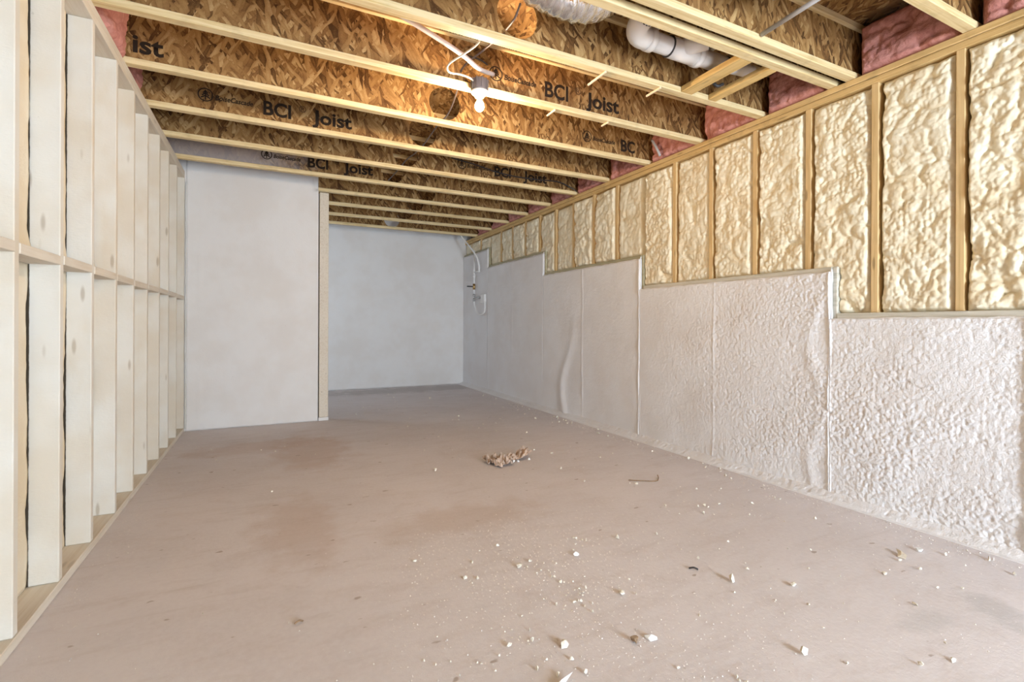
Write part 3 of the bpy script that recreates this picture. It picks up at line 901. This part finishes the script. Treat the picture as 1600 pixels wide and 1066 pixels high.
# ------------------------------------------------------------------ pink insulation in the joist ends
def batt(x_front, sgn, y0, y1, sd, label, bulge=0.04, back=3.398, z1=ZD - 0.041, group='pink insulation along the right wall'):
    def hf(U, V):
        wob = (fbm(U * 4, V * 4, sd) - 0.5) * 1.6
        fold = domes(U * 3.2 + wob, V * 9 + wob * 1.5, sd + 2)
        lump = domes(U * 14 + wob, V * 16 + wob, sd + 4)
        e = np.clip(np.minimum(np.minimum(U - y0, y1 - U), np.minimum(V - ZJ + 0.02, z1 - V + 0.01)) / 0.05, 0, 1) ** 0.6
        return x_front + sgn * (0.03 * (1 - e) - bulge * fold * e - 0.03 * lump * e * (0.3 + fbm(U * 6, V * 6, sd + 9)) - 0.012 * domes(U * 30 + wob * 2, V * 34, sd + 6) * e + 0.03)
    o = relief('insulation_batt', 'x', back, y0, y1, ZJ + 0.0005, z1, 0.010, hf, M['pink'], None)
    return tag(o, label, 'insulation', group)
edges = [y for y, *_ in jdefs]
names = ['out of view', 'piece of pink insulation in the top right corner', 'widest pink insulation batt, below the foil duct at the top right', None,
         'pink insulation right of the two lumber blocks, behind the drain pipe', 'salmon pink insulation right of the end of the bulb joist bay, nearer side',
         'pink insulation with a grey pipe in front, at the end of the bulb joist', 'pink insulation at the right end, second bay beyond the bulb', 'pink insulation at the right end, third bay beyond the bulb',
         'pink insulation at the right end, fourth bay beyond the bulb', 'pink insulation at the right end, fifth bay beyond the bulb', 'pink insulation at the right end, sixth bay beyond the bulb',
         'pink insulation at the right end, seventh bay beyond the bulb', 'pink insulation at the right end, farthest bay']
for k in range(1, len(edges)):
    if names[k] is None: continue
    y0 = edges[k - 1] - FW / 2 + 0.006
    y1 = edges[k] - FW / 2 - 0.006
    lo, hi = edges[k - 1] + 0.0015, edges[k] - FW - 0.0015
    batt(3.285, 1, lo, hi, 300 + 7 * k, names[k], 0.05)
batt(-0.760, -1, 3.20, 3.604, 411, 'tuft of pink insulation over the left stud wall, in the bulb joist bay', 0.03, back=-0.903, group='pink insulation along the left wall')
batt(-0.80, -1, 3.668, 4.229, 421, 'pink insulation barely showing over the left stud wall, second bay', 0.02, back=-0.903, group='pink insulation along the left wall')
tag(tube('grey_pipe', [(3.16, 3.46, 2.80), (3.175, 3.42, 2.72), (3.20, 3.40, 2.645)], 0.012, M['pvc_grey'], None, 10), 'short grey pipe in front of the pink insulation, at the right wall', 'pipe')

# ------------------------------------------------------------------ water lines in the far right corner
mf = empty('water_lines', (3.19, 7.8, 1.3))
tag(mf, 'white water lines with brass valve and black handle in the far right corner', 'plumbing')
tube('supply_tube', [(2.98, 8.03, 2.72), (3.02, 8.02, 2.62), (3.10, 7.80, 2.40), (3.16, 7.70, 2.25), (3.19, 7.66, 2.10), (3.195, 7.66, 1.98)], 0.014, M['white_plastic'], mf, 10)
tube('riser_tube', [(3.19, 7.87, 2.38), (3.19, 7.87, 1.50)], 0.013, M['white_plastic'], mf, 10, curve=False)
for z in (2.03, 1.93, 1.60, 1.52):
    tube('coupling', [(3.188, 7.87, z - 0.022), (3.188, 7.87, z + 0.022)], 0.021, M['white_plastic'] if z > 1.9 else M['steel'], mf, 10, curve=False)
tube('valve_body', [(3.188, 7.87, 1.70), (3.188, 7.87, 1.80)], 0.022, M['brass'], mf, 12, curve=False)
box('valve_handle', 3.06, 3.165, 7.86, 7.885, 1.742, 1.762, M['black'], mf, 0.004)
tube('cross_tube', [(3.19, 7.87, 1.55), (3.19, 7.60, 1.55)], 0.015, M['steel'], mf, 10, curve=False)
tube('tee', [(3.19, 7.90, 2.00), (3.19, 7.62, 2.00)], 0.013, M['white_plastic'], mf, 10, curve=False)
box('outlet_box', 3.185, 3.225, 7.42, 7.58, 1.46, 1.60, M['white_plastic'], mf, 0.006)
tube('drain_loop', [(3.19, 7.87, 1.52), (3.185, 7.84, 1.42), (3.18, 7.72, 1.30), (3.18, 7.56, 1.26), (3.18, 7.42, 1.29), (3.18, 7.38, 1.36), (3.19, 7.40, 1.47)], 0.012, M['white_plastic'], mf, 10)

# ------------------------------------------------------------------ debris on the floor
def lump_mesh(name, sx, sy_, sz, sd, flat=0.0):
    rr = np.random.default_rng(sd)
    bm = bmesh.new()
    bmesh.ops.create_icosphere(bm, subdivisions=1, radius=0.5)
    for v in bm.verts:
        k = 1 + 0.30 * rr.standard_normal()
        v.co = Vector((v.co.x * k * sx, v.co.y * k * sy_, max(v.co.z * k, -0.30) * sz))
    lo = min(v.co.z for v in bm.verts)
    for v in bm.verts: v.co.z -= lo
    me = bpy.data.meshes.new(name)
    bm.to_mesh(me); bm.free()
    return me

big = [  # x, y, length, width, height, turn, material, label
    (2.712, 1.262, .075, .035, .022, 0.9, 'crumb', 'largest cream foam chunk on the floor near the right wall'),
    (2.845, 1.247, .030, .026, .018, 0.2, 'crumb_white', 'round white foam bit just right of the largest foam chunk'),
    (1.315, 1.945, .045, .030, .018, 0.4, 'crumb_white', 'white foam chip in the middle of the floor, casting a brown shadow'),
    (1.020, 1.958, .026, .020, .018, 0.1, 'crumb', 'cream foam bit on the floor left of the white foam chip'),
    (1.612, 2.008, .026, .018, .020, 0.7, 'crumb', 'small upright foam bit farther right of the white foam chip'),
    (1.140, 1.326, .034, .026, .028, 0.3, 'crumb_brown', 'brown chunk on the floor touching a white foam flake'),
    (1.205, 1.312, .055, .030, .010, -0.4, 'crumb_white', 'white foam flake lying right of the brown chunk'),
    (0.912, 1.416, .028, .022, .020, 0.5, 'crumb', 'cream foam bit left of the brown chunk'),
    (0.802, 1.262, .075, .016, .014, 0.35, 'crumb_white', 'long white foam sliver near the bottom edge'),
    (1.782, 1.452, .032, .022, .028, 0.8, 'crumb', 'pointed foam bit right of the middle, casting a dark shadow'),
    (1.985, 1.315, .032, .024, .018, 0.2, 'crumb', 'foam bit between the pointed one and the right wall'),
    (1.604, 1.027, .026, .026, .020, 0.9, 'crumb', 'round foam bit at the lower right, long thin shadow'),
    (2.017, 0.790, .026, .018, .010, 0.3, 'crumb', 'foam bit near the bottom right corner beside a grey scuff'),
    (1.300, 1.590, .045, .026, .014, 1.0, 'crumb', 'flat foam scrap above the brown chunk'),
]
for k, (x, y, l, w, h, a, mt, lab) in enumerate(big):
    o = link('foam_scrap', lump_mesh('foam_scrap', l, w, h * 1.3, 500 + k), M[mt])
    o.location = (x, y, 0.0005); o.rotation_euler.z = a
    tag(o, lab, 'scrap')

protos = [lump_mesh('foam_crumb', 1.0, 0.6 + 0.25 * (k % 3), 0.8, 600 + k) for k in range(12)]
for p in protos: p.materials.append(M['crumb'])
def crumbs(n, fx, fy, s0, s1, label, group):
    for _ in range(n):
        x, y, s = min(fx(), 3.09), fy(), s0 + (s1 - s0) * random.random() ** 2.0
        o = bpy.data.objects.new('foam_crumb', random.choice(protos))
        COL.objects.link(o)
        o.location = (x, y, 0.0004); o.rotation_euler.z = random.uniform(0, 6.28)
        o.scale = (s, s * random.uniform(0.5, 1.0), s * random.uniform(0.8, 1.3))
        tag(o, label, 'crumb', group)
cl = []
def clump():
    if not cl or random.random() < 0.25:
        cl.append((random.gauss(1.1, 0.38), random.uniform(0.95, 2.3)))
    c = random.choice(cl)
    return c[0] + random.gauss(0, 0.05), c[1] + random.gauss(0, 0.07)
pt = [None]
def cx_(): pt[0] = clump(); return pt[0][0]
crumbs(110, cx_, lambda: pt[0][1], 0.006, 0.019, 'small foam crumb in the drift strewn over the middle foreground of the floor', 'foam crumbs in the middle foreground')
crumbs(60, lambda: random.uniform(1.7, 3.0), lambda: random.uniform(0.75, 2.4), 0.006, 0.019, 'small foam crumb scattered over the right foreground of the floor', 'foam crumbs in the right foreground')
crumbs(55, lambda: 3.10 - abs(random.gauss(0, 0.12)), lambda: random.uniform(1.0, 8.2), 0.010, 0.030, 'foam crumb lying along the foot of the right wall', 'foam crumbs along the right wall')
crumbs(48, lambda: random.uniform(0.9, 2.85), lambda: random.uniform(2.6, 7.8), 0.010, 0.030, 'foam crumb on the middle of the floor beyond the foreground drift', 'foam crumbs farther back')
crumbs(16, lambda: random.uniform(-0.6, 0.5), lambda: random.uniform(1.7, 5.2), 0.006, 0.013, 'tiny foam crumb on the left part of the floor by the studs', 'foam crumbs on the left')

# specks of foam dust nobody could count
V, F = [], []
rr = np.random.default_rng(99)
def speck(x, y, s):
    if 2.2 < x < 2.6 and 2.55 < y < 2.78: return
    k = len(V)
    a = rr.uniform(0, 6.28)
    for i in range(3):
        V.append((x + s * math.cos(a + 2.1 * i) * rr.uniform(.6, 1), y + s * math.sin(a + 2.1 * i) * rr.uniform(.6, 1), 0.0003))
    V.append((x, y, s * rr.uniform(0.6, 1.3)))
    F.extend([(k, k + 1, k + 3), (k + 1, k + 2, k + 3), (k + 2, k, k + 3)])
for _ in range(1900):
    speck(rr.normal(1.0, 0.42), rr.uniform(0.9, 2.5), rr.uniform(0.0012, 0.0036))
for _ in range(1500):
    speck(rr.uniform(0.2, 3.12), rr.uniform(0.6, 7.5), rr.uniform(0.0015, 0.0040))
for _ in range(1300):
    speck(3.12 - abs(rr.normal(0, 0.10)), rr.uniform(0.6, 8.2), rr.uniform(0.0018, 0.0055))
for _ in range(500):
    speck(-0.72 + abs(rr.normal(0, 0.12)), rr.uniform(1.2, 5.8), rr.uniform(0.0012, 0.0035))
tag(from_data('foam_dust', V, F, M['dust']), 'fine specks of foam dust strewn over the concrete floor', 'dust', kind='stuff')

# crumpled brown paper
def crumple(name, cx, cy, lx, ly, hz, sd, parent, rot=0.0, curl=0.0):
    n, m_ = 26, 18
    U, W = np.meshgrid(np.linspace(-1, 1, n), np.linspace(-1, 1, m_), indexing='ij')
    h = np.abs(fbm(U * 2.2 + sd, W * 2.6, sd) - 0.5) * 2.2 + np.abs(fbm(U * 5, W * 6, sd + 5) - 0.5) * 0.8
    z = hz * h + hz * curl * np.clip(U, 0, 1) ** 2
    X = U * lx / 2 * (0.9 + 0.25 * fbm(U * 2, W * 2, sd + 8)); Yy = W * ly / 2 * (0.75 + 0.5 * fbm(U * 3, W * 1.5, sd + 9))
    c_, s_ = math.cos(rot), math.sin(rot)
    P = np.stack([cx + X * c_ - Yy * s_, cy + X * s_ + Yy * c_, z - z.min() + 0.002], -1).reshape(-1, 3)
    idx = np.arange(n * m_).reshape(n, m_)
    F = [(idx[i, j], idx[i + 1, j], idx[i + 1, j + 1], idx[i, j + 1]) for i in range(n - 1) for j in range(m_ - 1)]
    o = from_data(name, P, [tuple(int(q) for q in f) for f in F], M['paper'], parent)
    md = o.modifiers.new('thickness', 'SOLIDIFY'); md.thickness = 0.0012; md.offset = 1
    return o
pp = empty('crumpled_paper', (1.70, 3.53, 0.0))
tag(pp, 'crumpled tan paper scrap lying alone in the middle of the floor', 'paper')
crumple('wad', 1.625, 3.50, 0.15, 0.20, 0.085, 4, pp, 0.3)
crumple('flap', 1.80, 3.565, 0.26, 0.13, 0.055, 9, pp, 0.12, 0.9)
for (x, y, which) in ((1.752, 3.475, 'leftmost'), (1.79, 3.468, 'middle'), (1.90, 3.49, 'rightmost')):
    o = link('foam_scrap', lump_mesh('foam_scrap', .024, .020, .022, int(x * 1000)), M['crumb_white'])
    o.location = (x, y, 0.0005)
    tag(o, which + ' of three white foam bits at the near edge of the crumpled paper', 'scrap', 'foam bits by the paper')

# shavings and wire bits
for (x, y, l, a, mt, lab) in ((0.105, 1.95, .030, 0.2, 'crumb_brown', 'thin dark wood shaving alone on the left part of the floor'),
                              (0.055, 1.262, .032, 0.9, 'crumb', 'curled pale wood shaving near the bottom left')):
    pts = [(x + l * (t - 0.5) * math.cos(a), y + l * (t - 0.5) * math.sin(a), 0.003 + 0.006 * math.sin(t * 3.1)) for t in np.linspace(0, 1, 6)]
    tag(tube('wood_shaving', pts, 0.0035, M[mt], None, 6), lab, 'shaving')
tag(tube('wire_offcut', [(2.28, 2.72, 0.004), (2.36, 2.66, 0.004), (2.44, 2.62, 0.004), (2.50, 2.66, 0.004), (2.53, 2.70, 0.012)], 0.0035, M['crumb_brown'], None, 6), 'thin dark curled wire offcut on the floor near the right wall', 'wire')
tag(tube('black_clip', [(1.700, 1.615, 0.004), (1.715, 1.600, 0.010), (1.728, 1.588, 0.004)], 0.004, M['black'], None, 6), 'tiny black clip lying on the floor right of the middle', 'clip')
